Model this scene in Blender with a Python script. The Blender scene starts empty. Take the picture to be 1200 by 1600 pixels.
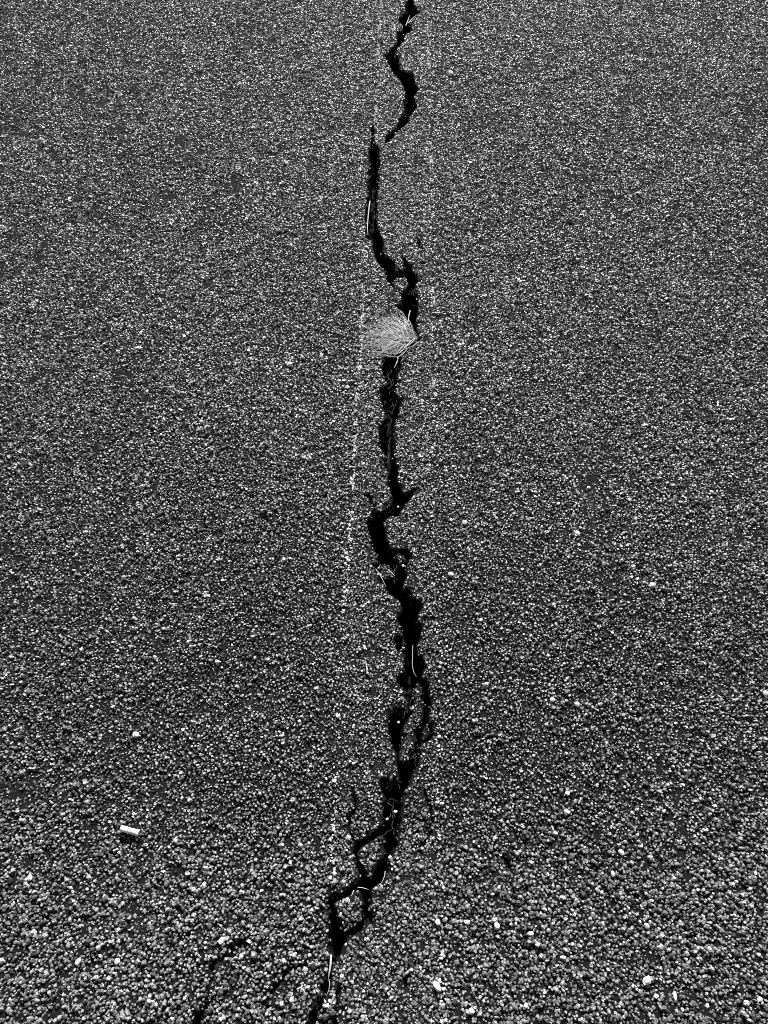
import bpy, math, random
import numpy as np

# ------------------------------------------------------------------ camera, sky, sun, exposure
S = bpy.context.scene
C = S.collection
rng = np.random.default_rng(7)
random.seed(7)
PITCH = math.radians(57.4)          # below the horizon
H = 1.30                            # camera height over the asphalt, metres
F = 1202.0                          # focal length in pixels of the 1200x1600 photograph

cd = bpy.data.cameras.new('camera')
cam = bpy.data.objects.new('camera', cd)
C.objects.link(cam)
cam.location = (0, 0, H)
cam.rotation_euler = (math.pi / 2 - PITCH, 0, 0)
cd.sensor_fit = 'VERTICAL'
cd.sensor_height = 36
cd.lens = F / 1600 * 36
cd.clip_start = 0.02
cd.clip_end = 500
S.camera = cam

SUN_EL, SUN_AZ = math.radians(33), math.radians(4)     # ahead of the camera, a touch to the right
w = bpy.data.worlds.new('World')
S.world = w
w.use_nodes = True
nt = w.node_tree
bg = nt.nodes['Background']
sky = nt.nodes.new('ShaderNodeTexSky')
sky.sky_type = 'NISHITA'
sky.sun_disc = False
sky.sun_elevation = SUN_EL
sky.sun_rotation = SUN_AZ
bw = nt.nodes.new('ShaderNodeRGBToBW')                 # a black and white photograph: neutral light
nt.links.new(sky.outputs[0], bw.inputs[0])
nt.links.new(bw.outputs[0], bg.inputs['Color'])
bg.inputs['Strength'].default_value = 0.05
ld = bpy.data.lights.new('sun', 'SUN')
ld.energy = 5.0
ld.angle = math.radians(0.5)
ld.color = (1, 1, 1)
sun = bpy.data.objects.new('sun', ld)
C.objects.link(sun)
sun.rotation_euler = (-(math.pi / 2 - SUN_EL), 0, -SUN_AZ)
S.view_settings.view_transform = 'Standard'
S.view_settings.look = 'None'
S.view_settings.gamma = 1
S.view_settings.use_curve_mapping = False
S.view_settings.exposure = 0.88
S.cycles.use_denoising = False
S.cycles.filter_width = 1.0

# ------------------------------------------------------------------ helpers
SP, CP = math.sin(PITCH), math.cos(PITCH)

def at(px, py):
    """the point of the asphalt surface seen at a pixel of the photograph"""
    u = (np.asarray(px, float) - 600) / F
    v = (800 - np.asarray(py, float)) / F
    t = H / (SP - v * CP)
    return t * u, t * (CP + v * SP)

def pts(lst):
    a = np.array(lst, float)
    x, y = at(a[:, 0], a[:, 1])
    return np.stack([x, y], 1)

TAB = rng.random((256, 256))
def noise(x, y, s, o=0):
    """smooth value noise in 0..1, features about s metres"""
    x = x / s + 37.3 * o + 1000
    y = y / s + 91.7 * o + 1000
    xi = np.floor(x).astype(int); yi = np.floor(y).astype(int)
    fx = x - xi; fy = y - yi
    fx = fx * fx * (3 - 2 * fx); fy = fy * fy * (3 - 2 * fy)
    a = TAB[xi % 256, yi % 256]; b = TAB[(xi + 1) % 256, yi % 256]
    c = TAB[xi % 256, (yi + 1) % 256]; d = TAB[(xi + 1) % 256, (yi + 1) % 256]
    return (a * (1 - fx) + b * fx) * (1 - fy) + (c * (1 - fx) + d * fx) * fy

def signed(P, poly):
    """signed distance of points to a polygon, positive inside"""
    n = len(poly)
    d2 = np.full(len(P), 1e9)
    ins = np.zeros(len(P), bool)
    for i in range(n):
        a = poly[i]; b = poly[(i + 1) % n]
        e = b - a
        wv = P - a
        t = np.clip((wv @ e) / max(e @ e, 1e-12), 0, 1)
        q = wv - t[:, None] * e
        d2 = np.minimum(d2, (q * q).sum(1))
        c1 = (a[1] <= P[:, 1]) & (b[1] > P[:, 1])
        c2 = (a[1] > P[:, 1]) & (b[1] <= P[:, 1])
        cr = e[0] * wv[:, 1] - e[1] * wv[:, 0]
        ins ^= (c1 & (cr > 0)) | (c2 & (cr < 0))
    d = np.sqrt(d2)
    return np.where(ins, d, -d)

def ribbon(lst):
    """(px, py, width_px) centre line -> closed outline on the ground"""
    a = np.array(lst, float)
    dx = np.gradient(a[:, 0]); dy = np.gradient(a[:, 1])
    l = np.hypot(dx, dy)
    nx, ny = -dy / l, dx / l
    L = np.stack([a[:, 0] + nx * a[:, 2] / 2, a[:, 1] + ny * a[:, 2] / 2], 1)
    R = np.stack([a[:, 0] - nx * a[:, 2] / 2, a[:, 1] - ny * a[:, 2] / 2], 1)
    return pts(np.concatenate([L, R[::-1]]))

def mesh_np(name, V, loops, sizes):
    me = bpy.data.meshes.new(name)
    me.vertices.add(len(V))
    me.vertices.foreach_set('co', np.ascontiguousarray(V, np.float32).ravel())
    me.loops.add(len(loops))
    me.loops.foreach_set('vertex_index', np.ascontiguousarray(loops, np.int32))
    st = np.zeros(len(sizes), np.int32)
    st[1:] = np.cumsum(sizes)[:-1]
    me.polygons.add(len(sizes))
    me.polygons.foreach_set('loop_start', st)
    me.update(calc_edges=True)
    me.shade_flat()
    return me

def link(name, me, mat=None, parent=None, **props):
    o = bpy.data.objects.new(name, me)
    C.objects.link(o)
    if mat is not None and me is not None and not me.materials:
        me.materials.append(mat)
    if parent is not None:
        o.parent = parent
        if parent.type == 'EMPTY':
            o.matrix_parent_inverse = parent.matrix_basis.inverted()
    for k, v in props.items():
        o[k] = v
    return o

# ------------------------------------------------------------------ materials (all neutral: the photograph is black and white)
def grey(v):
    return (v, v, v, 1)

def new_mat(name):
    m = bpy.data.materials.new(name)
    m.use_nodes = True
    return m, m.node_tree, m.node_tree.nodes['Principled BSDF']

def stone_material(name, rough, bump, spec):
    m, t, b = new_mat(name)
    N = t.nodes.new
    at_ = N('ShaderNodeAttribute'); at_.attribute_name = 'tone'
    co = N('ShaderNodeTexCoord')
    n1 = N('ShaderNodeTexNoise'); n1.inputs['Scale'].default_value = 700; n1.inputs['Detail'].default_value = 3
    t.links.new(co.outputs['Object'], n1.inputs['Vector'])
    mr = N('ShaderNodeMapRange')
    mr.inputs['From Min'].default_value = 0.3; mr.inputs['From Max'].default_value = 0.7
    mr.inputs['To Min'].default_value = 0.55; mr.inputs['To Max'].default_value = 1.45
    t.links.new(n1.outputs['Fac'], mr.inputs['Value'])
    mu = N('ShaderNodeMath'); mu.operation = 'MULTIPLY'
    t.links.new(at_.outputs['Fac'], mu.inputs[0]); t.links.new(mr.outputs[0], mu.inputs[1])
    t.links.new(mu.outputs[0], b.inputs['Base Color'])
    b.inputs['Roughness'].default_value = rough
    b.inputs['Specular IOR Level'].default_value = spec
    bu = N('ShaderNodeBump'); bu.inputs['Strength'].default_value = bump; bu.inputs['Distance'].default_value = 0.0012
    n2 = N('ShaderNodeTexNoise'); n2.inputs['Scale'].default_value = 520; n2.inputs['Detail'].default_value = 2
    t.links.new(co.outputs['Object'], n2.inputs['Vector'])
    t.links.new(n2.outputs['Fac'], bu.inputs['Height'])
    t.links.new(bu.outputs[0], b.inputs['Normal'])
    return m

def plain_material(name, v, rough, scale, lo, hi, bump=0.3, dist=0.001, spec=0.3):
    m, t, b = new_mat(name)
    N = t.nodes.new
    co = N('ShaderNodeTexCoord')
    n1 = N('ShaderNodeTexNoise'); n1.inputs['Scale'].default_value = scale; n1.inputs['Detail'].default_value = 4
    t.links.new(co.outputs['Object'], n1.inputs['Vector'])
    cr = N('ShaderNodeValToRGB')
    cr.color_ramp.elements[0].position = 0.3; cr.color_ramp.elements[0].color = grey(v * lo)
    cr.color_ramp.elements[1].position = 0.7; cr.color_ramp.elements[1].color = grey(v * hi)
    t.links.new(n1.outputs['Fac'], cr.inputs[0])
    t.links.new(cr.outputs[0], b.inputs['Base Color'])
    b.inputs['Roughness'].default_value = rough
    b.inputs['Specular IOR Level'].default_value = spec
    bu = N('ShaderNodeBump'); bu.inputs['Strength'].default_value = bump; bu.inputs['Distance'].default_value = dist
    t.links.new(n1.outputs['Fac'], bu.inputs['Height'])
    t.links.new(bu.outputs[0], b.inputs['Normal'])
    return m

M_STONE = stone_material('worn_stone_chip', 0.45, 0.6, 0.9)
M_BINDER = plain_material('bitumen_binder', 0.012, 0.9, 400, 0.6, 1.4, 0.6, 0.001, 0.05)
M_CRACK = plain_material('shade_black_soil', 0.009, 0.95, 300, 0.5, 1.5, 0.8, 0.002, 0.05)  # dark crack dirt taken to near black, its colour standing in for shade
M_PAINT = stone_material('old_white_paint', 0.7, 0.5, 0.3)
M_PEBBLE = plain_material('pale_pebble', 0.72, 0.6, 260, 0.8, 1.1, 0.4, 0.0008, 0.4)
M_PAPER = plain_material('cigarette_paper', 0.82, 0.8, 500, 0.93, 1.05, 0.5, 0.0006, 0.2)
M_CORE = plain_material('filter_fibre', 0.6, 0.95, 1500, 0.7, 1.2, 0.6, 0.0006, 0.1)
M_STRAW = plain_material('dry_straw', 0.62, 0.6, 200, 0.8, 1.15, 0.2, 0.0004, 0.3)
M_GRASS = plain_material('dry_grass', 0.5, 0.65, 150, 0.7, 1.2, 0.2, 0.0004, 0.3)
M_ROOT = plain_material('dull_root', 0.11, 0.8, 200, 0.6, 1.3, 0.2, 0.0004, 0.1)

# asphalt beyond the part whose chips are built one by one
M_FAR, t_, b_ = new_mat('distant_asphalt')
co_ = t_.nodes.new('ShaderNodeTexCoord')
vo_ = t_.nodes.new('ShaderNodeTexVoronoi'); vo_.inputs['Scale'].default_value = 190
t_.links.new(co_.outputs['Object'], vo_.inputs['Vector'])
sx_ = t_.nodes.new('ShaderNodeSeparateColor')
t_.links.new(vo_.outputs['Color'], sx_.inputs[0])
mr_ = t_.nodes.new('ShaderNodeMapRange'); mr_.inputs['To Min'].default_value = 0.03; mr_.inputs['To Max'].default_value = 0.2
t_.links.new(sx_.outputs[0], mr_.inputs['Value'])
t_.links.new(mr_.outputs[0], b_.inputs['Base Color'])
b_.inputs['Roughness'].default_value = 0.6
bu_ = t_.nodes.new('ShaderNodeBump'); bu_.inputs['Strength'].default_value = 1; bu_.inputs['Distance'].default_value = 0.004
bu_.invert = True
t_.links.new(vo_.outputs['Distance'], bu_.inputs['Height'])
t_.links.new(bu_.outputs[0], b_.inputs['Normal'])

# ------------------------------------------------------------------ the cracks, traced and set out on the ground
UPPER = [(640, -14), (638, 0), (633, 8), (635, 16), (628, 22), (623, 32), (630, 38), (628, 48), (622, 50), (619, 60), (621, 68),
         (609, 77), (607, 83), (601, 87), (607, 98), (613, 112), (625, 123), (632, 138), (634, 150), (631, 160), (632, 177),
         (625, 185), (622, 193), (620, 199), (607, 207), (602, 216), (602, 224), (606, 222), (613, 215), (616, 207), (627, 200),
         (637, 191), (640, 182), (648, 172), (652, 165), (648, 158), (647, 148), (655, 140), (648, 130), (646, 115), (637, 113),
         (625, 108), (623, 100), (623, 91), (617, 84), (621, 75), (626, 68), (632, 63), (631, 54), (637, 52), (643, 47),
         (643, 38), (637, 34), (648, 27), (656, 20), (651, 12), (647, 7), (646, 0), (648, -14)]
ML = [(580, 197), (581, 212), (580, 226), (577, 235), (577, 247), (577, 258), (575, 272), (574, 287), (576, 303), (574, 313), (572, 325),
      (571, 338), (572, 357), (571, 367), (577, 375), (582, 379), (584, 393), (588, 407), (595, 415), (602, 422), (603, 433),
      (607, 443), (613, 448), (620, 457), (627, 460), (628, 467), (627, 475), (618, 478), (628, 485), (632, 495), (641, 505), (642, 528),
      (626, 546), (603, 557), (600, 567), (597, 577), (600, 587), (604, 597), (602, 603), (594, 608), (594, 618), (597, 628),
      (600, 640), (602, 652), (600, 660), (592, 667), (593, 678), (592, 688), (593, 700), (600, 707), (602, 717), (602, 728),
      (607, 742), (607, 750), (609, 765), (613, 778), (613, 787), (605, 797), (595, 800), (583, 800), (582, 808), (572, 816),
      (578, 833), (582, 852), (590, 868), (590, 877), (584, 882), (588, 893), (595, 908), (605, 920), (607, 927), (617, 932), (627, 942),
      (629, 953), (622, 958), (622, 970), (628, 977), (627, 987), (631, 1000), (633, 1012), (632, 1027), (631, 1040), (632, 1052),
      (622, 1057), (622, 1068), (630, 1078), (632, 1090), (634, 1101), (630, 1108), (622, 1108), (607, 1112), (607, 1127), (608, 1140),
      (610, 1153), (612, 1165), (618, 1173), (619, 1185), (622, 1198), (622, 1212), (612, 1217), (605, 1213), (595, 1220), (595, 1232),
      (600, 1240), (604, 1247), (599, 1258), (598, 1270), (599, 1287), (586, 1299), (576, 1308), (564, 1315), (553, 1321), (552, 1337),
      (556, 1351), (560, 1363), (562, 1373), (550, 1380), (543, 1388), (530, 1397), (513, 1398), (512, 1417), (512, 1433), (513, 1455),
      (514, 1478), (517, 1492), (522, 1500)]
MR = [(585, 197), (584, 212), (586, 224), (593, 233), (592, 247), (593, 255), (591, 267), (592, 280), (590, 297), (589, 313), (590, 327), (588, 343),
      (590, 355), (595, 367), (599, 373), (600, 382), (597, 393), (605, 402), (617, 410), (617, 423), (630, 424), (631, 412), (628, 396), (633, 404),
      (640, 415), (644, 423), (652, 430), (653, 437), (650, 447), (652, 458), (653, 468), (653, 483), (652, 493), (650, 503),
      (653, 520), (654, 533), (640, 545), (628, 552), (624, 560), (626, 570), (623, 583), (620, 598), (618, 613), (622, 624),
      (629, 622), (625, 633), (624, 643), (620, 655), (617, 667), (618, 677), (617, 688), (617, 700), (615, 713), (620, 725), (623, 730),
      (622, 740), (620, 752), (627, 758), (628, 770), (633, 775), (640, 768), (650, 764), (643, 777), (635, 787), (628, 797),
      (620, 806), (612, 806), (602, 812), (598, 820), (602, 828), (603, 840), (607, 855), (615, 858), (627, 858), (638, 860),
      (643, 874), (635, 882), (635, 897), (632, 907), (630, 920), (642, 923), (643, 933), (655, 938), (660, 950), (655, 957),
      (650, 970), (658, 977), (657, 987), (658, 995), (655, 1003), (649, 1012), (651, 1025), (660, 1027), (661, 1035), (667, 1040),
      (660, 1048), (658, 1056), (664, 1064), (671, 1071), (668, 1080), (675, 1089), (674, 1100), (671, 1112), (669, 1122), (665, 1133),
      (660, 1147), (658, 1160), (656, 1172), (655, 1187), (652, 1198), (645, 1208), (640, 1223), (633, 1233), (628, 1248),
      (630, 1257), (627, 1273), (623, 1290), (623, 1303), (620, 1317), (618, 1325), (612, 1335), (610, 1347), (607, 1362), (597, 1377),
      (582, 1388), (580, 1402), (579, 1418), (584, 1430), (581, 1446), (575, 1437), (568, 1452), (555, 1458), (543, 1465), (535, 1478), (533, 1493)]
FRAG = {
    'island': [(620, 431), (635, 432), (639, 443), (635, 451), (625, 457), (615, 448), (615, 437)],
    'long': [(652, 1064), (659, 1072), (661, 1083), (656, 1089), (664, 1096), (664, 1110), (660, 1127), (653, 1136), (649, 1144),
             (652, 1156), (647, 1168), (641, 1173), (640, 1187), (630, 1194), (624, 1189), (621, 1176), (626, 1165), (628, 1152),
             (628, 1138), (633, 1128), (643, 1116), (641, 1106), (647, 1093), (644, 1082), (649, 1072)],
    'wedge': [(599, 1304), (600, 1314), (601, 1328), (599, 1340), (593, 1347), (585, 1358), (583, 1371), (574, 1372), (570, 1360),
              (562, 1350), (558, 1337), (560, 1325), (570, 1319), (582, 1312), (590, 1304)],
    'shield': [(553, 1392), (547, 1398), (535, 1403), (522, 1412), (524, 1433), (531, 1441), (532, 1453), (542, 1460), (555, 1449),
               (565, 1438), (568, 1427), (567, 1413), (563, 1399), (559, 1391)],
    'rubble': [(587, 886), (598, 878), (606, 880), (608, 888), (614, 894), (622, 903), (607, 901), (597, 905), (590, 895)],
    'crumb': [(617, 867), (623, 862), (633, 868), (638, 875), (628, 881), (620, 876)],
}
FRAG_DROP = {'island': .003, 'long': .002, 'wedge': .002, 'shield': .001, 'rubble': .008, 'crumb': .004}
FRAG_LABEL = {
    'island': 'small round island of asphalt left standing where the crack forks above the dry grass tuft',
    'long': 'long narrow sliver of asphalt standing loose between two arms of the crack',
    'wedge': 'wedge of broken asphalt beside the main crack, just above the crack junction',
    'shield': 'shield shaped asphalt lump with white specks, ringed by cracks near the bottom',
    'rubble': 'sunken lump of rubble and straw on the left side inside the crack',
    'crumb': 'tiny crumb of asphalt on the right crack edge, beside the sunken rubble lump',
}
CRACKS = [   # (thing, outline)
    ('upper', pts(UPPER)),
    ('main', pts(ML + MR[::-1])),
    ('main', pts([(618, 992), (627, 994), (628, 1008), (625, 1016), (622, 1018), (614, 1003)])),
    ('foot', ribbon([(522, 1494, 12), (516, 1515, 6), (510, 1535, 8), (508, 1544, 12), (507, 1555, 9), (500, 1566, 9), (494, 1580, 13),
                     (486, 1597, 14), (476, 1625, 14), (470, 1650, 10)])),
    ('stub', ribbon([(530, 1538, 4), (528, 1552, 6), (527, 1570, 5), (523, 1590, 6), (518, 1620, 5)])),
    ('left', ribbon([(392, 1472, 4), (384, 1475, 6), (368, 1473, 5), (362, 1490, 6), (340, 1500, 4), (332, 1506, 3), (325, 1545, 3),
                     (322, 1564, 6), (317, 1580, 8), (308, 1594, 11), (298, 1615, 11)])),
    ('middle', ribbon([(484, 1505, 3), (477, 1509, 4), (460, 1512, 3), (446, 1518, 4), (441, 1532, 3.5), (427, 1544, 5), (418, 1560, 3),
                       (416, 1580, 2)])),
    ('right', ribbon([(653, 372, 3), (656, 382, 5), (660, 390, 2)])),
    ('hair2', ribbon([(666, 1128, 3), (673, 1136, 4), (678, 1148, 4), (686, 1150, 2)])),
    ('hair2', ribbon([(660, 1160, 3), (668, 1154, 4), (678, 1148, 3)])),
    ('spur', ribbon([(566, 772, 3), (576, 776, 4), (583, 788, 5), (585, 800, 4)])),
    ('spur2', ribbon([(552, 1240, 3), (556, 1262, 5), (546, 1276, 5), (546, 1290, 4), (551, 1318, 2)])),
    ('hair3', ribbon([(664, 1232, 2), (668, 1250, 4), (673, 1266, 4), (676, 1284, 3), (668, 1310, 2), (656, 1326, 4), (662, 1336, 2)])),
    ('hair4', ribbon([(786, 1336, 3), (793, 1347, 6), (799, 1356, 4)])),
    ('hair4', ribbon([(632, 1545, 3), (634, 1533, 5), (638, 1522, 3)])),
]
CRACK_THING = {'stub': 'foot', 'right': None, 'hair': None, 'hair2': None, 'spur': 'main', 'spur2': 'main', 'hair3': None, 'hair4': None}
FR = {k: pts(v) for k, v in FRAG.items()}

def crack_field(P, jag=True):
    """depth-wise distance inside a crack (metres, >0 inside), crack id and fragment id of every point"""
    Q = P.copy()
    if jag:
        Q[:, 0] += (noise(P[:, 0], P[:, 1], .007, 1) - .5) * .0045
        Q[:, 1] += (noise(P[:, 0], P[:, 1], .007, 2) - .5) * .0045
    T = np.full(len(P), -1.0)
    I = np.full(len(P), -1)
    for k, (nm, poly) in enumerate(CRACKS):
        lo = poly.min(0) - .03; hi = poly.max(0) + .03
        s = np.where(((Q > lo) & (Q < hi)).all(1))[0]
        if len(s) == 0:
            continue
        d = signed(Q[s], poly)
        b = d > T[s]
        T[s[b]] = d[b]; I[s[b]] = k
    G = np.full(len(P), -1)
    for g, (nm, poly) in enumerate(FR.items()):
        lo = poly.min(0) - .03; hi = poly.max(0) + .03
        s = np.where(((Q > lo) & (Q < hi)).all(1))[0]
        d = signed(Q[s], poly)
        T[s] = np.minimum(T[s], -d)
        G[s[d > -.0008]] = g
    return T, I, G

def undulation(x, y):
    return (noise(x, y, .06, 3) - .5) * .003 + (noise(x, y, .3, 4) - .5) * .006

# the worn band where a road line was taken off: left and right border in ground coordinates
BL = pts([(596, -30), (595, 0), (590, 100), (586, 200), (579, 280), (574, 380), (569, 430), (563, 545), (560, 600), (555, 660), (550, 770),
          (545, 850), (540, 930), (535, 1000), (530, 1100), (525, 1190), (521, 1300), (517, 1400), (514, 1500), (510, 1640)])
BR = pts([(668, -30), (668, 20), (670, 120), (672, 200), (675, 300), (677, 500), (678, 600), (677, 700), (679, 800), (682, 950), (685, 1150),
          (688, 1300), (690, 1490), (692, 1640)])
def band(y):
    yl = np.interp(y, BL[::-1, 1], BL[::-1, 0]); yr = np.interp(y, BR[::-1, 1], BR[::-1, 0])
    return yl, yr

# ------------------------------------------------------------------ ground sheet with the cracks sunk into it
def span(a, b, n):
    return np.linspace(a, b, n, endpoint=False)
xs = np.concatenate([[-120, -60, -25, -10, -5], span(-3, -.34, 16), span(-.34, -.13, 52), span(-.13, .15, 108), span(.15, .35, 40),
                     span(.35, 3, 16), [3, 5, 10, 25, 60, 120]])
ys = np.concatenate([[-120, -60, -25, -10, -4, -2, -1, -.5], span(-.25, 1.0, 340), span(1.0, 3.15, 400), span(3.15, 5, 20),
                     [5, 7, 10, 16, 30, 60, 120]])
gx, gy = np.meshgrid(xs, ys)
P = np.stack([gx.ravel(), gy.ravel()], 1)
near = (abs(P[:, 0]) < .5) & (P[:, 1] > -.3) & (P[:, 1] < 3.4)
T = np.full(len(P), -1.0); I = np.full(len(P), -1); G = np.full(len(P), -1)
T[near], I[near], G[near] = crack_field(P[near])
Z = undulation(P[:, 0], P[:, 1])
rim = np.clip(1 + T / .012, 0, 1) ** 2 * .0025
Z -= np.where(T > -.5, rim, 0)
floor_ = .075 + .014 * (noise(P[:, 0], P[:, 1], .035, 5) - .5) + .010 * (noise(P[:, 0], P[:, 1], .009, 6) - .5)
Z -= np.where(T > 0, np.minimum(floor_, T * 9), 0)
for g, nm in enumerate(FR):
    Z[G == g] -= FRAG_DROP[nm]
nx, ny = len(xs), len(ys)
idx = np.arange(nx * ny).reshape(ny, nx)
Q4 = np.stack([idx[:-1, :-1], idx[:-1, 1:], idx[1:, 1:], idx[1:, :-1]], -1).reshape(-1, 4)
V3 = np.stack([P[:, 0], P[:, 1], Z], 1)
qT = T[Q4].max(1)
qI = I[Q4][np.arange(len(Q4)), T[Q4].argmax(1)]
qG = G[Q4].max(1)
owner = np.full(len(Q4), 0)          # 0 ground, 1.. crack things, 100.. fragments
things = ['upper', 'main', 'foot', 'left', 'middle']
for k, (nm, _) in enumerate(CRACKS):
    t = CRACK_THING.get(nm, nm)
    if t is not None:
        owner[(qT > .0006) & (qI == k)] = 1 + things.index(t)
for g in range(len(FR)):
    owner[(qG == g) & (G[Q4] == g).sum(1).__ge__(2)] = 100 + g

def sub_mesh(name, sel):
    q = Q4[sel]
    u, inv = np.unique(q, return_inverse=True)
    return mesh_np(name, V3[u], inv.ravel(), np.full(len(q), 4))

g_me = sub_mesh('asphalt_ground', owner == 0)
g_me.materials.append(M_BINDER); g_me.materials.append(M_FAR)
c = V3[Q4[owner == 0]].mean(1)

def half_width(y):
    return 600 / F * (y * CP + H * SP)
Y0, Y1, MARGIN = -.10, 3.12, .15
inside = (c[:, 1] > Y0) & (c[:, 1] < Y1) & (abs(c[:, 0]) < half_width(c[:, 1]) + MARGIN)
g_me.polygons.foreach_set('material_index', np.where(inside, 0, 1).astype(np.int32))
ground = link('asphalt_ground', g_me, kind='structure', category='ground',
              label='coarse dark grey asphalt surface of stone chips in black bitumen')

CRACK_LABEL = {
    'upper': 'jagged black crack at the top, ending left of the small white chip',
    'main': 'long jagged black crack running down past the dry grass tuft',
    'foot': 'short broken crack under the long straw at the bottom edge, left of centre',
    'left': 'thin winding crack in the bottom left, leading down to the frame edge',
    'middle': 'thin crooked crack near the bottom, around the small curled white fibre',
}
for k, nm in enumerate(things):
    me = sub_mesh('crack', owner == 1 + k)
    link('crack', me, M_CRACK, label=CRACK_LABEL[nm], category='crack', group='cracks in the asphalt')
frag_obj = {}
for g, nm in enumerate(FR):
    me = sub_mesh('asphalt_fragment', owner == 100 + g)
    frag_obj[g] = link('asphalt_fragment', me, M_BINDER, label=FRAG_LABEL[nm], category='asphalt piece',
                       group='loose asphalt pieces in the crack')

# ------------------------------------------------------------------ stone chips
def hexgrid(p, Y0, Y1):
    rows = int((Y1 - Y0) / (p * .866))
    out = []
    for r in range(rows):
        y = Y0 + r * p * .866
        hw = float(half_width(y)) + MARGIN
        x = np.arange(-hw, hw, p) + (r % 2) * p / 2
        out.append(np.stack([x, np.full(len(x), y)], 1))
    a = np.concatenate(out)
    return a + (rng.random(a.shape) - .5) * p * .75

A = hexgrid(.0050, Y0, Y1)
B = hexgrid(.0043, Y0, Y1)
l, r_ = band(A[:, 1]); A = A[~((A[:, 0] > l) & (A[:, 0] < r_))]
l, r_ = band(B[:, 1]); B = B[(B[:, 0] > l) & (B[:, 0] < r_)]
X = np.concatenate([A, B])
inband = np.concatenate([np.zeros(len(A), bool), np.ones(len(B), bool)])
keep = rng.random(len(X)) > .05 + .16 * (noise(X[:, 0], X[:, 1], .016, 8) > .66)
X, inband = X[keep], inband[keep]
n = len(X)
T = np.full(n, -1.0); I = np.full(n, -1); G = np.full(n, -1)
near = abs(X[:, 0]) < .45
T[near], I[near], G[near] = crack_field(X[near])
wide = np.isin(I, [0, 1, 2])
edge = np.where(wide, -.0024, -.0012)
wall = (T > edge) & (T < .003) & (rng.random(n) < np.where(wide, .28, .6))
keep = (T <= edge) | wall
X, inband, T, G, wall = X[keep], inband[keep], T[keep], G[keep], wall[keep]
n = len(X)
R = np.clip(.0029 * np.exp(rng.normal(0, .27, n)), .0016, .0055)
R[inband] *= .92
big = rng.random(n) < .02
R[big] *= 1.35
HT = R * (.62 + .55 * rng.random(n))
HT[inband] *= .85
Z0 = undulation(X[:, 0], X[:, 1]) - np.where(T > -.5, np.clip(1 + T / .012, 0, 1) ** 2 * .0025, 0)
Z0 += (noise(X[:, 0], X[:, 1], .010, 9) - .5) * .0052 + rng.normal(0, .0006, n)
Z0[wall] -= .003 + np.clip(T[wall] + .001, 0, .01) * 4 * (.6 + .4 * rng.random(wall.sum()))
for g, nm in enumerate(FR):
    Z0[G == g] -= FRAG_DROP[nm]
TONE = np.clip(.15 * np.exp(rng.normal(0, .5, n)), .03, .6)
TONE *= .85 + .3 * noise(X[:, 0], X[:, 1], .25, 10)
pale = rng.random(n) < .03
TONE[pale] = .4 + .25 * rng.random(pale.sum())
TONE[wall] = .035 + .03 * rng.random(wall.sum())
# old paint left on the band's two borders
l, r_ = band(X[:, 1])
pl = abs(X[:, 0] - l) < .0042; pr = abs(X[:, 0] - r_) < .0042
cl = noise(X[:, 0] * .3, X[:, 1], .022, 11)
paintL = pl & (cl + .2 * rng.random(n) > .56) & (T < -.002)
paintR = pr & (cl + .2 * rng.random(n) > .64) & (T < -.002) & ((X[:, 1] > 1.1) | (rng.random(n) < .5))
PAINT = np.where(paintL, 1, np.where(paintR, 2, 0))
TONE[PAINT > 0] = .65 + .2 * rng.random((PAINT > 0).sum())

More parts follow.
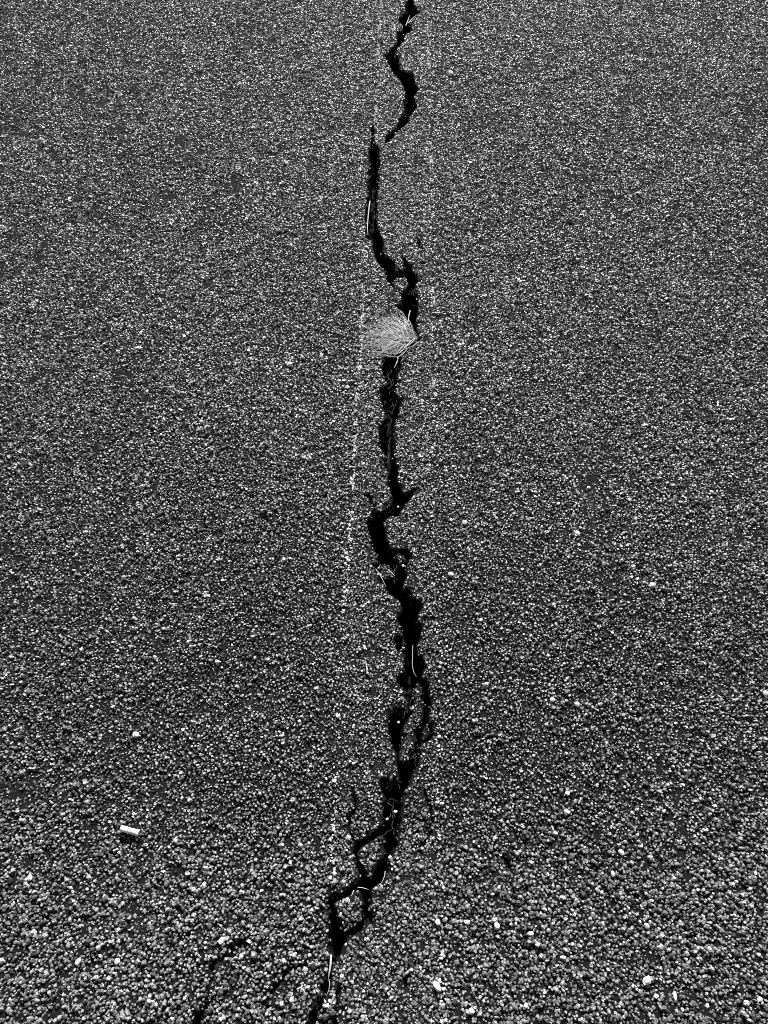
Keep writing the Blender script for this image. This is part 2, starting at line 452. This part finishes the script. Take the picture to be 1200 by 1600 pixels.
def build_stones(sel, lod):
    """stones of one level of detail -> verts, loops, sizes, face tones (all faces of a stone share its tone)"""
    m = len(sel)
    k = (5, 5, 4, 3)[lod]
    r = R[sel][:, None]
    f_ = np.clip((X[sel, 1:2] - .6) / 1.4, 0, 1)          # chips further along are shaped flatter so their tops catch more light
    h = HT[sel][:, None] * (1 - .35 * f_)
    a = 2 * np.pi * (np.arange(k) / k)[None] + rng.uniform(0, 6.28, (m, 1)) + rng.uniform(-.35, .35, (m, k))
    el = rng.uniform(.58, 1.0, (m, 1)); ea = rng.uniform(0, np.pi, (m, 1))
    def ring(rr, zz):
        rad = r * rr
        x = rad * np.cos(a); y = rad * np.sin(a)
        u = x * np.cos(ea) + y * np.sin(ea); v = (-x * np.sin(ea) + y * np.cos(ea)) * el
        return np.stack([u * np.cos(ea) - v * np.sin(ea), u * np.sin(ea) + v * np.cos(ea), zz], -1)
    sl = rng.normal(0, .34, (m, 2)) - np.array([0, .10])
    def lift(q):
        q[..., 2] += q[..., 0] * sl[:, None, 0] + q[..., 1] * sl[:, None, 1]
        return q
    base = ring(rng.uniform(.9, 1.1, (m, k)), np.broadcast_to(-.004 - 0 * h, (m, k)).copy())
    rings = [base]
    if lod == 0:
        rings.append(lift(ring(rng.uniform(.8, 1.02, (m, k)), h * rng.uniform(.35, .65, (m, k)))))
        rings.append(lift(ring(rng.uniform(.38, .66, (m, k)), h * rng.uniform(.85, 1.12, (m, k)))))
    elif lod == 1:
        rings.append(lift(ring(rng.uniform(.45, .75, (m, k)) + .18 * f_, h * rng.uniform(.75, 1.15, (m, k)))))
    else:
        rings = [ring(rng.uniform(1.05, 1.35, (m, k)), np.broadcast_to(-.0035 - 0 * h, (m, k)).copy()),
                 lift(ring(rng.uniform(.45, .75, (m, k)) + .18 * f_, h * rng.uniform(.7, 1.2, (m, k))))]
    V = np.concatenate(rings, 1)
    nv = V.shape[1]
    V[..., 0] += X[sel, 0][:, None]; V[..., 1] += X[sel, 1][:, None]; V[..., 2] += Z0[sel][:, None]
    lo, sz = [], []
    j = np.arange(k); j2 = (j + 1) % k
    for t in range(len(rings) - 1):
        for q in range(k):
            lo += [t * k + q, t * k + (q + 1) % k, (t + 1) * k + (q + 1) % k, (t + 1) * k + q]; sz.append(4)
    lo += list((len(rings) - 1) * k + j); sz.append(k)
    lo = np.array(lo); sz = np.array(sz)
    L = (lo[None] + nv * np.arange(m)[:, None]).ravel()
    return V.reshape(-1, 3), L, np.tile(sz, m), np.repeat(TONE[sel], len(sz))

def stone_mesh(name, sel):
    d = X[sel, 1] * (1 + .16 * np.random.default_rng(3).normal(0, 1, len(sel)))      # levels of detail blend into each other
    vis = abs(X[sel, 0]) < half_width(X[sel, 1]) + .03
    lod = np.where(vis & (d < .22), 0, np.where(vis & (d < 1.05), 1, np.where(vis & (d < 1.7), 2, 3)))
    Vs, Ls, Ss, Ts, off = [], [], [], [], 0
    for q in range(4):
        s = sel[lod == q]
        if len(s) == 0:
            continue
        v, lp, sz, tn = build_stones(s, q)
        Vs.append(v); Ls.append(lp + off); Ss.append(sz); Ts.append(tn); off += len(v)
    me = mesh_np(name, np.concatenate(Vs), np.concatenate(Ls), np.concatenate(Ss))
    at_ = me.attributes.new('tone', 'FLOAT', 'FACE')
    at_.data.foreach_set('value', np.concatenate(Ts).astype(np.float32))
    return me

ix = np.arange(n)
free = (PAINT == 0) & (G < 0)
# the 300 chips that show largest are parts of the ground of their own, the rest one mass
size = R / (X[:, 1] * CP + H * SP) * (free & ~wall & (abs(X[:, 0]) < half_width(X[:, 1]) - .01) & (X[:, 1] > -.02))
order = np.argsort(-size)
single = np.zeros(n, bool); single[order[:300]] = True
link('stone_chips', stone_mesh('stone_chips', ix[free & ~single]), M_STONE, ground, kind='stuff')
for i in order[:300]:
    link('stone', stone_mesh('stone', np.array([i])), M_STONE, ground)
for g in range(len(FR)):
    s = ix[(G == g) & (PAINT == 0)]
    if len(s):
        link('stone_chips', stone_mesh('stone_chips', s), M_STONE, frag_obj[g], kind='stuff')
link('paint_specks', stone_mesh('paint_specks', ix[PAINT == 1]), M_PAINT, kind='stuff', category='road paint',
     label='dotted remains of white paint along the left of the crack')
link('paint_specks', stone_mesh('paint_specks', ix[PAINT == 2]), M_PAINT, kind='stuff', category='road paint',
     label='faint dotted remains of white paint along the right of the crack')

# ------------------------------------------------------------------ pale pebbles lying on the asphalt
def pebble(px, py, wpx, hpx, ang, label, flat=.6, seed=0):
    """wpx, hpx: size in photograph pixels; ang: turn of the long side"""
    x, y = at(px, py)
    s = F / (y * CP + H * SP)
    rr = np.random.default_rng(1000 + seed)
    a, b = wpx / s / 2, hpx / s / 2
    cz = min(a, b) * flat
    V, Fc = [], []
    k, rings = 9, 6
    for t in range(1, rings):
        th = math.pi * t / rings
        for q in range(k):
            ph = 2 * math.pi * q / k + .3 * t
            f = 1 + rr.normal(0, .09)
            V.append((a * f * math.sin(th) * math.cos(ph), b * f * math.sin(th) * math.sin(ph), cz * f * math.cos(th)))
    top = len(V); V.append((0, 0, cz)); V.append((0, 0, -cz))
    for t in range(rings - 2):
        for q in range(k):
            Fc.append((t * k + q, (t + 1) * k + q, (t + 1) * k + (q + 1) % k, t * k + (q + 1) % k))
    for q in range(k):
        Fc.append((top, q, (q + 1) % k))
        o = (rings - 2) * k
        Fc.append((top + 1, o + (q + 1) % k, o + q))
    me = bpy.data.meshes.new('pebble')
    me.from_pydata(V, [], Fc)
    o = link('pebble', me, M_PEBBLE, label=label, category='pebble', group='pale pebbles on the asphalt')
    o.location = (x, y, float(undulation(np.array([x]), np.array([y]))[0]) + .0022 + cz * .5)
    o.rotation_euler = (rr.normal(0, .12), rr.normal(0, .12), math.radians(ang))
    return o

PEB = [
    (703, 117, 11, 10, 25, 'angular white chip right of the upper crack near the top'),
    (172, 328, 5, 6, 0, 'tiny white pebble alone in the upper left area'),
    (217, 545, 14, 6, 0, 'flat pale pebble in the left field, level with the grass tuft'),
    (453, 572, 10, 9, 10, 'white pebble left of the grass tuft'),
    (543, 607, 6, 7, 0, 'small white pebble on the left paint border just below the grass tuft'),
    (638, 597, 6, 5, 10, 'tiny white pebble at the right crack edge just below the grass tuft'),
    (908, 585, 8, 4, 5, 'small flat pale pebble right of the grass tuft, in the right field'),
    (1008, 665, 10, 5, 0, 'flat white pebble high in the right field, farther right than the tuft'),
    (726, 818, 8, 9, 0, 'white pebble right of the zigzag bend of the crack'),
    (704, 899, 9, 8, 0, 'oval white pebble right of the sunken rubble lump in the crack'),
    (901, 836, 9, 9, 30, 'pale pebble in the middle of the right field, level with the zigzag bend'),
    (1018, 917, 11, 9, 25, 'bright triangular pebble in the right field'),
    (134, 832, 8, 5, 10, 'small pale pebble at far left, level with the zigzag bend'),
    (325, 932, 7, 6, 0, 'small pale pebble in the left field, level with the widest part of the crack'),
    (340, 1035, 7, 6, 0, 'small white pebble in the left field above the large round pebble'),
    (213, 1149, 11, 9, 0, 'bright round pebble above the cigarette butt'),
    (863, 1094, 8, 8, 0, 'left pebble of two close together in the lower right field'),
    (901, 1101, 8, 9, 0, 'right pebble of two close together in the lower right field'),
    (1195, 1085, 9, 10, 0, 'white pebble cut by the right picture edge'),
    (48, 1372, 8, 9, 0, 'pale pebble near the left edge, below the cigarette butt'),
    (886, 1240, 8, 8, 0, 'pale round pebble in the lower right, first below the close pair'),
    (970, 1332, 8, 11, 35, 'leaning oblong pebble in the lower right field'),
    (957, 1366, 6, 10, 0, 'upright oblong pebble just below the leaning one in the lower right'),
    (347, 1470, 8, 13, -30, 'slanted oblong white pebble beside the thin bottom left crack'),
    (184, 1502, 8, 10, -20, 'white pebble low on the left, below the cigarette butt'),
    (123, 1503, 7, 12, -25, 'slim slanted white pebble, lowest at far left'),
    (1010, 1447, 10, 8, -35, 'white pebble in the bottom right, above the large rounded stone'),
    (880, 1496, 11, 5, 0, 'thin flat white pebble lying level in the bottom right'),
    (1010, 1532, 15, 12, 25, 'large rounded white stone, the biggest in the bottom right'),
    (1054, 1556, 6, 14, 0, 'narrow upright white sliver next to the large rounded stone'),
    (1165, 1567, 9, 7, -30, 'left of two white pebbles in the bottom right corner'),
    (1185, 1561, 9, 7, 0, 'right of two white pebbles in the bottom right corner'),
    (683, 1542, 10, 17, 35, 'large pointed white chip at the bottom, right of the crack foot'),
    (730, 1441, 10, 7, 0, 'white pebble right of the shield shaped asphalt lump'),
    (684, 1441, 8, 9, -20, 'pale pebble on the right paint border beside the asphalt lump'),
    (776, 1447, 9, 11, 20, 'blunt white pebble, middle one of the row right of the asphalt lump'),
    (829, 1459, 10, 7, 0, 'rightmost white pebble of the row right of the asphalt lump'),
    (545, 1309, 8, 8, 0, 'white pebble left of the asphalt wedge, above the crack junction'),
    (737, 1580, 9, 9, 0, 'white pebble at the bottom edge, right of the large pointed chip'),
]
for i, p in enumerate(PEB):
    pebble(*p, seed=i)

# ------------------------------------------------------------------ cigarette butt
x0, y0 = at(191.5, 1295.5); x1, y1 = at(219.5, 1303.5)
L = math.hypot(x1 - x0, y1 - y0); yaw = math.atan2(y1 - y0, x1 - x0)
butt = bpy.data.objects.new('cigarette_butt', None)
C.objects.link(butt)
butt.location = ((x0 + x1) / 2, (y0 + y1) / 2, .0045)
butt.rotation_euler = (0, math.radians(-3), yaw)
butt['label'] = 'white cigarette butt lying on the asphalt at the lower left, its shadow below it'
butt['category'] = 'cigarette butt'
rr = np.random.default_rng(5)
k, m = 18, 22
V, Fc = [], []
for i in range(m + 1):
    u = i / m
    for q in range(k):
        ph = 2 * math.pi * q / k
        r = .0043 * (1 + .04 * math.sin(9 * u + 2 * ph) + .025 * rr.normal()) * (1 - .10 * max(0, (u - .8) / .2) * (1 + math.cos(ph)))
        V.append(((u - .5) * L, r * math.cos(ph) * (1.02), r * .93 * math.sin(ph) + .0004 * math.sin(5 * u) + .004))
for i in range(m):
    for q in range(k):
        Fc.append((i * k + q, i * k + (q + 1) % k, (i + 1) * k + (q + 1) % k, (i + 1) * k + q))
me = bpy.data.meshes.new('paper_wrap'); me.from_pydata(V, [], [f[::-1] for f in Fc])
o = link('paper_wrap', me, M_PAPER); o.parent = butt
for e in (0, 1):
    ring_ = [V[(m if e else 0) * k + q] for q in range(k)]
    cx = (L / 2 - .0008) * (1 if e else -1)
    vv = [(cx, p[1] * .97, (p[2] - .004) * .97 + .004) for p in ring_] + [(cx - (.0006 if e else -.0006), 0, .004)]
    ff = [(q, (q + 1) % k, k) if e else ((q + 1) % k, q, k) for q in range(k)]
    me = bpy.data.meshes.new('filter_end'); me.from_pydata(vv, [], ff)
    o = link('filter_end', me, M_CORE); o.parent = butt

# ------------------------------------------------------------------ dry stalks, the grass tuft and root fibres
def strand(path, width, thick, V, Fc):
    """a tapering four-sided stalk along 3-D points"""
    path = np.array(path, float)
    d = np.gradient(path, axis=0)
    d /= np.linalg.norm(d, axis=1)[:, None] + 1e-12
    side = np.stack([-d[:, 1], d[:, 0], 0 * d[:, 0]], 1)
    side /= np.linalg.norm(side, axis=1)[:, None] + 1e-12
    up = np.cross(d, side)
    o = len(V)
    N = len(path)
    for i in range(N):
        u = i / (N - 1)
        wv = width * (1 - .75 * u ** 2) / 2
        tv = thick * (1 - .75 * u ** 2) / 2
        for s, t in ((1, 0), (0, 1), (-1, 0), (0, -1)):
            V.append(tuple(path[i] + side[i] * wv * s + up[i] * tv * t))
    for i in range(N - 1):
        for q in range(4):
            Fc.append((o + i * 4 + q, o + i * 4 + (q + 1) % 4, o + i * 4 + 4 + (q + 1) % 4, o + i * 4 + 4 + q))
    Fc.append((o + 3, o + 2, o + 1, o)); e = o + (N - 1) * 4
    Fc.append((e, e + 1, e + 2, e + 3))

def lifted(px, py, z):
    """the point at height z seen at a pixel"""
    x, y = at(px, py)
    k_ = (H - z) / H
    return (float(x) * k_, float(y) * k_, z)

def stalk(points, width, label, mat=M_STRAW, name='straw', zs=None):
    zs = zs or [.006] * len(points)
    a = [lifted(p[0], p[1], z) for p, z in zip(points, zs)]
    a = np.array(a)
    u = np.linspace(0, len(a) - 1, 4 * len(a))
    b = np.stack([np.interp(u, np.arange(len(a)), a[:, q]) for q in range(3)], 1)
    b[1:-1] = (b[:-2] + b[1:-1] * 2 + b[2:]) / 4
    V, Fc = [], []
    strand(b, width, width * .7, V, Fc)
    me = bpy.data.meshes.new(name); me.from_pydata(V, [], Fc)
    return link(name, me, mat, label=label, category='straw', group='dry straws along the crack')

stalk([(578, 314), (576.5, 325), (575, 340), (574, 355), (575, 367)], .0028, 'long pale straw lying upright in the crack near the top',
      zs=[.006, .006, .004, .004, .004])
stalk([(517.3, 1492), (516.5, 1508), (514.5, 1520), (513, 1529)], .0026, 'long pale straw at the lower end of the long crack',
      zs=[.007, .008, .007, .005])
stalk([(514, 1530), (515, 1538), (514, 1546), (510, 1556)], .0009, 'hair thin straw hanging below the long straw at the bottom')
stalk([(515, 274), (517, 270), (518, 265)], .0018, 'very short pale straw on the asphalt, upper left of the long straw')
stalk([(561, 576), (572, 576), (582, 576), (594, 573)], .0018, 'level pale straw just below the grass tuft')
stalk([(654, 534), (645, 541), (635, 545), (630, 547)], .0024, 'pale straw slanting from the root of the grass tuft')
stalk([(622, 557), (621, 564), (618, 571), (616, 575)], .0022, 'short straw hanging in the crack directly below the grass tuft')
stalk([(641, 485), (639, 492), (638, 500), (639, 504)], .0022, 'short upright straw in the crack directly above the grass tuft')
stalk([(464, 1546), (470, 1543), (475, 1548), (477, 1555)], .0022, 'small curled white fibre near the bottom left of the crack foot',
      zs=[.006, .007, .007, .006])
stalk([(574, 1052.5), (573, 1042), (571, 1032)], .0028, 'short thick straw on the asphalt left of the wide crack')
stalk([(587, 889), (593, 897), (598, 906), (603, 917)], .0014, 'thin straw along the left rim of the crack beside the rubble lump')
stalk([(606, 890), (611, 894), (617, 900)], .0020, 'bent straw lying over the sunken rubble lump')
stalk([(634, 40), (637, 33), (640, 24)], .0028, 'pale straw bridging the upper crack near the top, left one')
stalk([(638, 36), (643, 30), (650, 24), (657, 20)], .0028, 'pale straw bridging the upper crack near the top, right one')
stalk([(602, 1361), (601, 1368), (599, 1374), (595, 1381)], .0012, 'thin straw at the right side of the crack junction')
stalk([(553, 1391), (551, 1396), (549, 1400)], .0016, 'short straw on top of the shield shaped asphalt lump')
stalk([(559, 1386.5), (566, 1387), (576, 1390)], .0010, 'fine level straw across the crack junction')
stalk([(645, 1008), (644, 1040), (647, 1052), (651, 1058)], .0008, 'hair thin straw arching inside the wide part of the crack')
stalk([(513, 1340), (511, 1347), (509, 1355)], .0014, 'short thin straw left of the asphalt wedge on the paint border')

tx, ty, _ = lifted(646, 529, 0)
tuft = bpy.data.objects.new('grass_tuft', None)
C.objects.link(tuft)
tuft.location = (tx, ty, -.004)
tuft['label'] = 'tuft of dry pale grass growing from the crack and fanned to the left'
tuft['category'] = 'grass tuft'
gr = random.Random(11)
TIPS = [(637, 488), (618, 483), (603, 485), (588, 493), (577, 497), (563, 506), (557, 515), (559, 528), (564, 540), (568, 551), (580, 560),
        (593, 561), (611, 556)]
def tip(u):
    q = u * (len(TIPS) - 1); i = min(int(q), len(TIPS) - 2); f = q - i
    return (TIPS[i][0] * (1 - f) + TIPS[i + 1][0] * f, TIPS[i][1] * (1 - f) + TIPS[i + 1][1] * f)
def blade_path(u, reach, zmid):
    a, b = tip(u)
    bx, by = 645 + gr.gauss(0, 4), 529 + gr.gauss(0, 4)
    ex, ey = bx + (a - bx) * reach, by + (b - by) * reach
    out = []
    cv = gr.gauss(0, 8); cw = gr.gauss(0, 3.2)
    for i in range(9):
        s = i / 8
        z = -.012 * (1 - s) ** 3 + zmid * math.sin(math.pi * s ** .75) + .0045 * s + .0015 * gr.random()
        x_, y_ = bx + (ex - bx) * s, by + (ey - by) * s + cv * math.sin(math.pi * s) + cw * math.sin(6 * s)
        out.append(lifted(x_, y_, z))
    return out
for i in range(80):
    u = min(1, max(0, gr.betavariate(1.5, 1.4)))
    V, Fc = [], []
    w_ = gr.uniform(.0009, .0021)
    strand(blade_path(u, gr.uniform(.45, 1.02), gr.uniform(.004, .02)), w_, w_ * .45, V, Fc)
    me = bpy.data.meshes.new('blade'); me.from_pydata(V, [], Fc)
    link('blade', me, M_GRASS, tuft)
V, Fc = [], []
for i in range(110):
    strand(blade_path(gr.betavariate(1.6, 1.5), gr.uniform(.6, 1.05), gr.uniform(.002, .010)), .0008, .0004, V, Fc)
me = bpy.data.meshes.new('fine_strands'); me.from_pydata(V, [], Fc)
link('fine_strands', me, M_GRASS, tuft, kind='stuff')

V, Fc = [], []
def roots(n_, x_, y_, sx, sy, zlo, zhi, ln):
    for _ in range(n_):
        px, py = gr.gauss(x_, sx), gr.uniform(y_ - sy, y_ + sy)
        an = gr.uniform(0, 6.28); le = gr.uniform(.4, 1.2) * ln
        z = gr.uniform(zlo, zhi)
        p = []
        for i in range(7):
            p.append(lifted(px, py, z))
            an += gr.gauss(0, .45)
            px += math.cos(an) * le / 6; py += math.sin(an) * le / 6
            z += gr.gauss(0, .001)
        strand(p, .0008, .0006, V, Fc)
roots(18, 612, 690, 5, 45, -.012, -.002, 22)
roots(10, 610, 632, 5, 6, -.012, -.003, 14)
roots(14, 612, 595, 5, 25, -.02, -.006, 26)
roots(14, 580, 300, 4, 55, -.012, -.002, 18)
roots(10, 648, 470, 4, 20, -.01, .002, 16)
roots(8, 612, 1300, 7, 40, -.02, -.006, 26)
roots(10, 615, 895, 8, 12, -.012, -.003, 16)
roots(10, 636, 1100, 4, 16, -.01, -.002, 14)
roots(10, 652, 1175, 4, 14, -.012, -.003, 14)
roots(12, 612, 1235, 9, 20, -.02, -.006, 20)
me = bpy.data.meshes.new('root_fibres'); me.from_pydata(V, [], Fc)
link('root_fibres', me, M_ROOT, kind='stuff', category='roots', label='dull thin root fibres tangled inside the long crack')

# grit that has fallen into the crack
for i, (px, py, s, z, lab) in enumerate([
        (618, 1268, 6, -.012, 'small grey grit grain inside the crack left of the two upper paint traces'),
        (605, 1280, 5, -.012, 'grey grit grain against the left wall of the crack'),
        (609, 1340, 7, -.006, 'pale grit lump on the right edge of the crack beside the asphalt wedge'),
        (623, 1128, 6, -.015, 'single pale grit grain in the crack pocket left of the asphalt sliver'),
        (622, 792, 4, -.012, 'tiny grit grain in the crack where it turns left'),
        (630, 884, 5, -.004, 'small pale grit grain below the asphalt crumb at the crack edge')]):
    o = pebble(px, py, s, s * .8, 20 * i, lab, seed=200 + i)
    x, y, z = lifted(px, py, z)
    o.location = (x, y, z)
    o['group'] = 'grit fallen into the crack'
    o['category'] = 'grit'
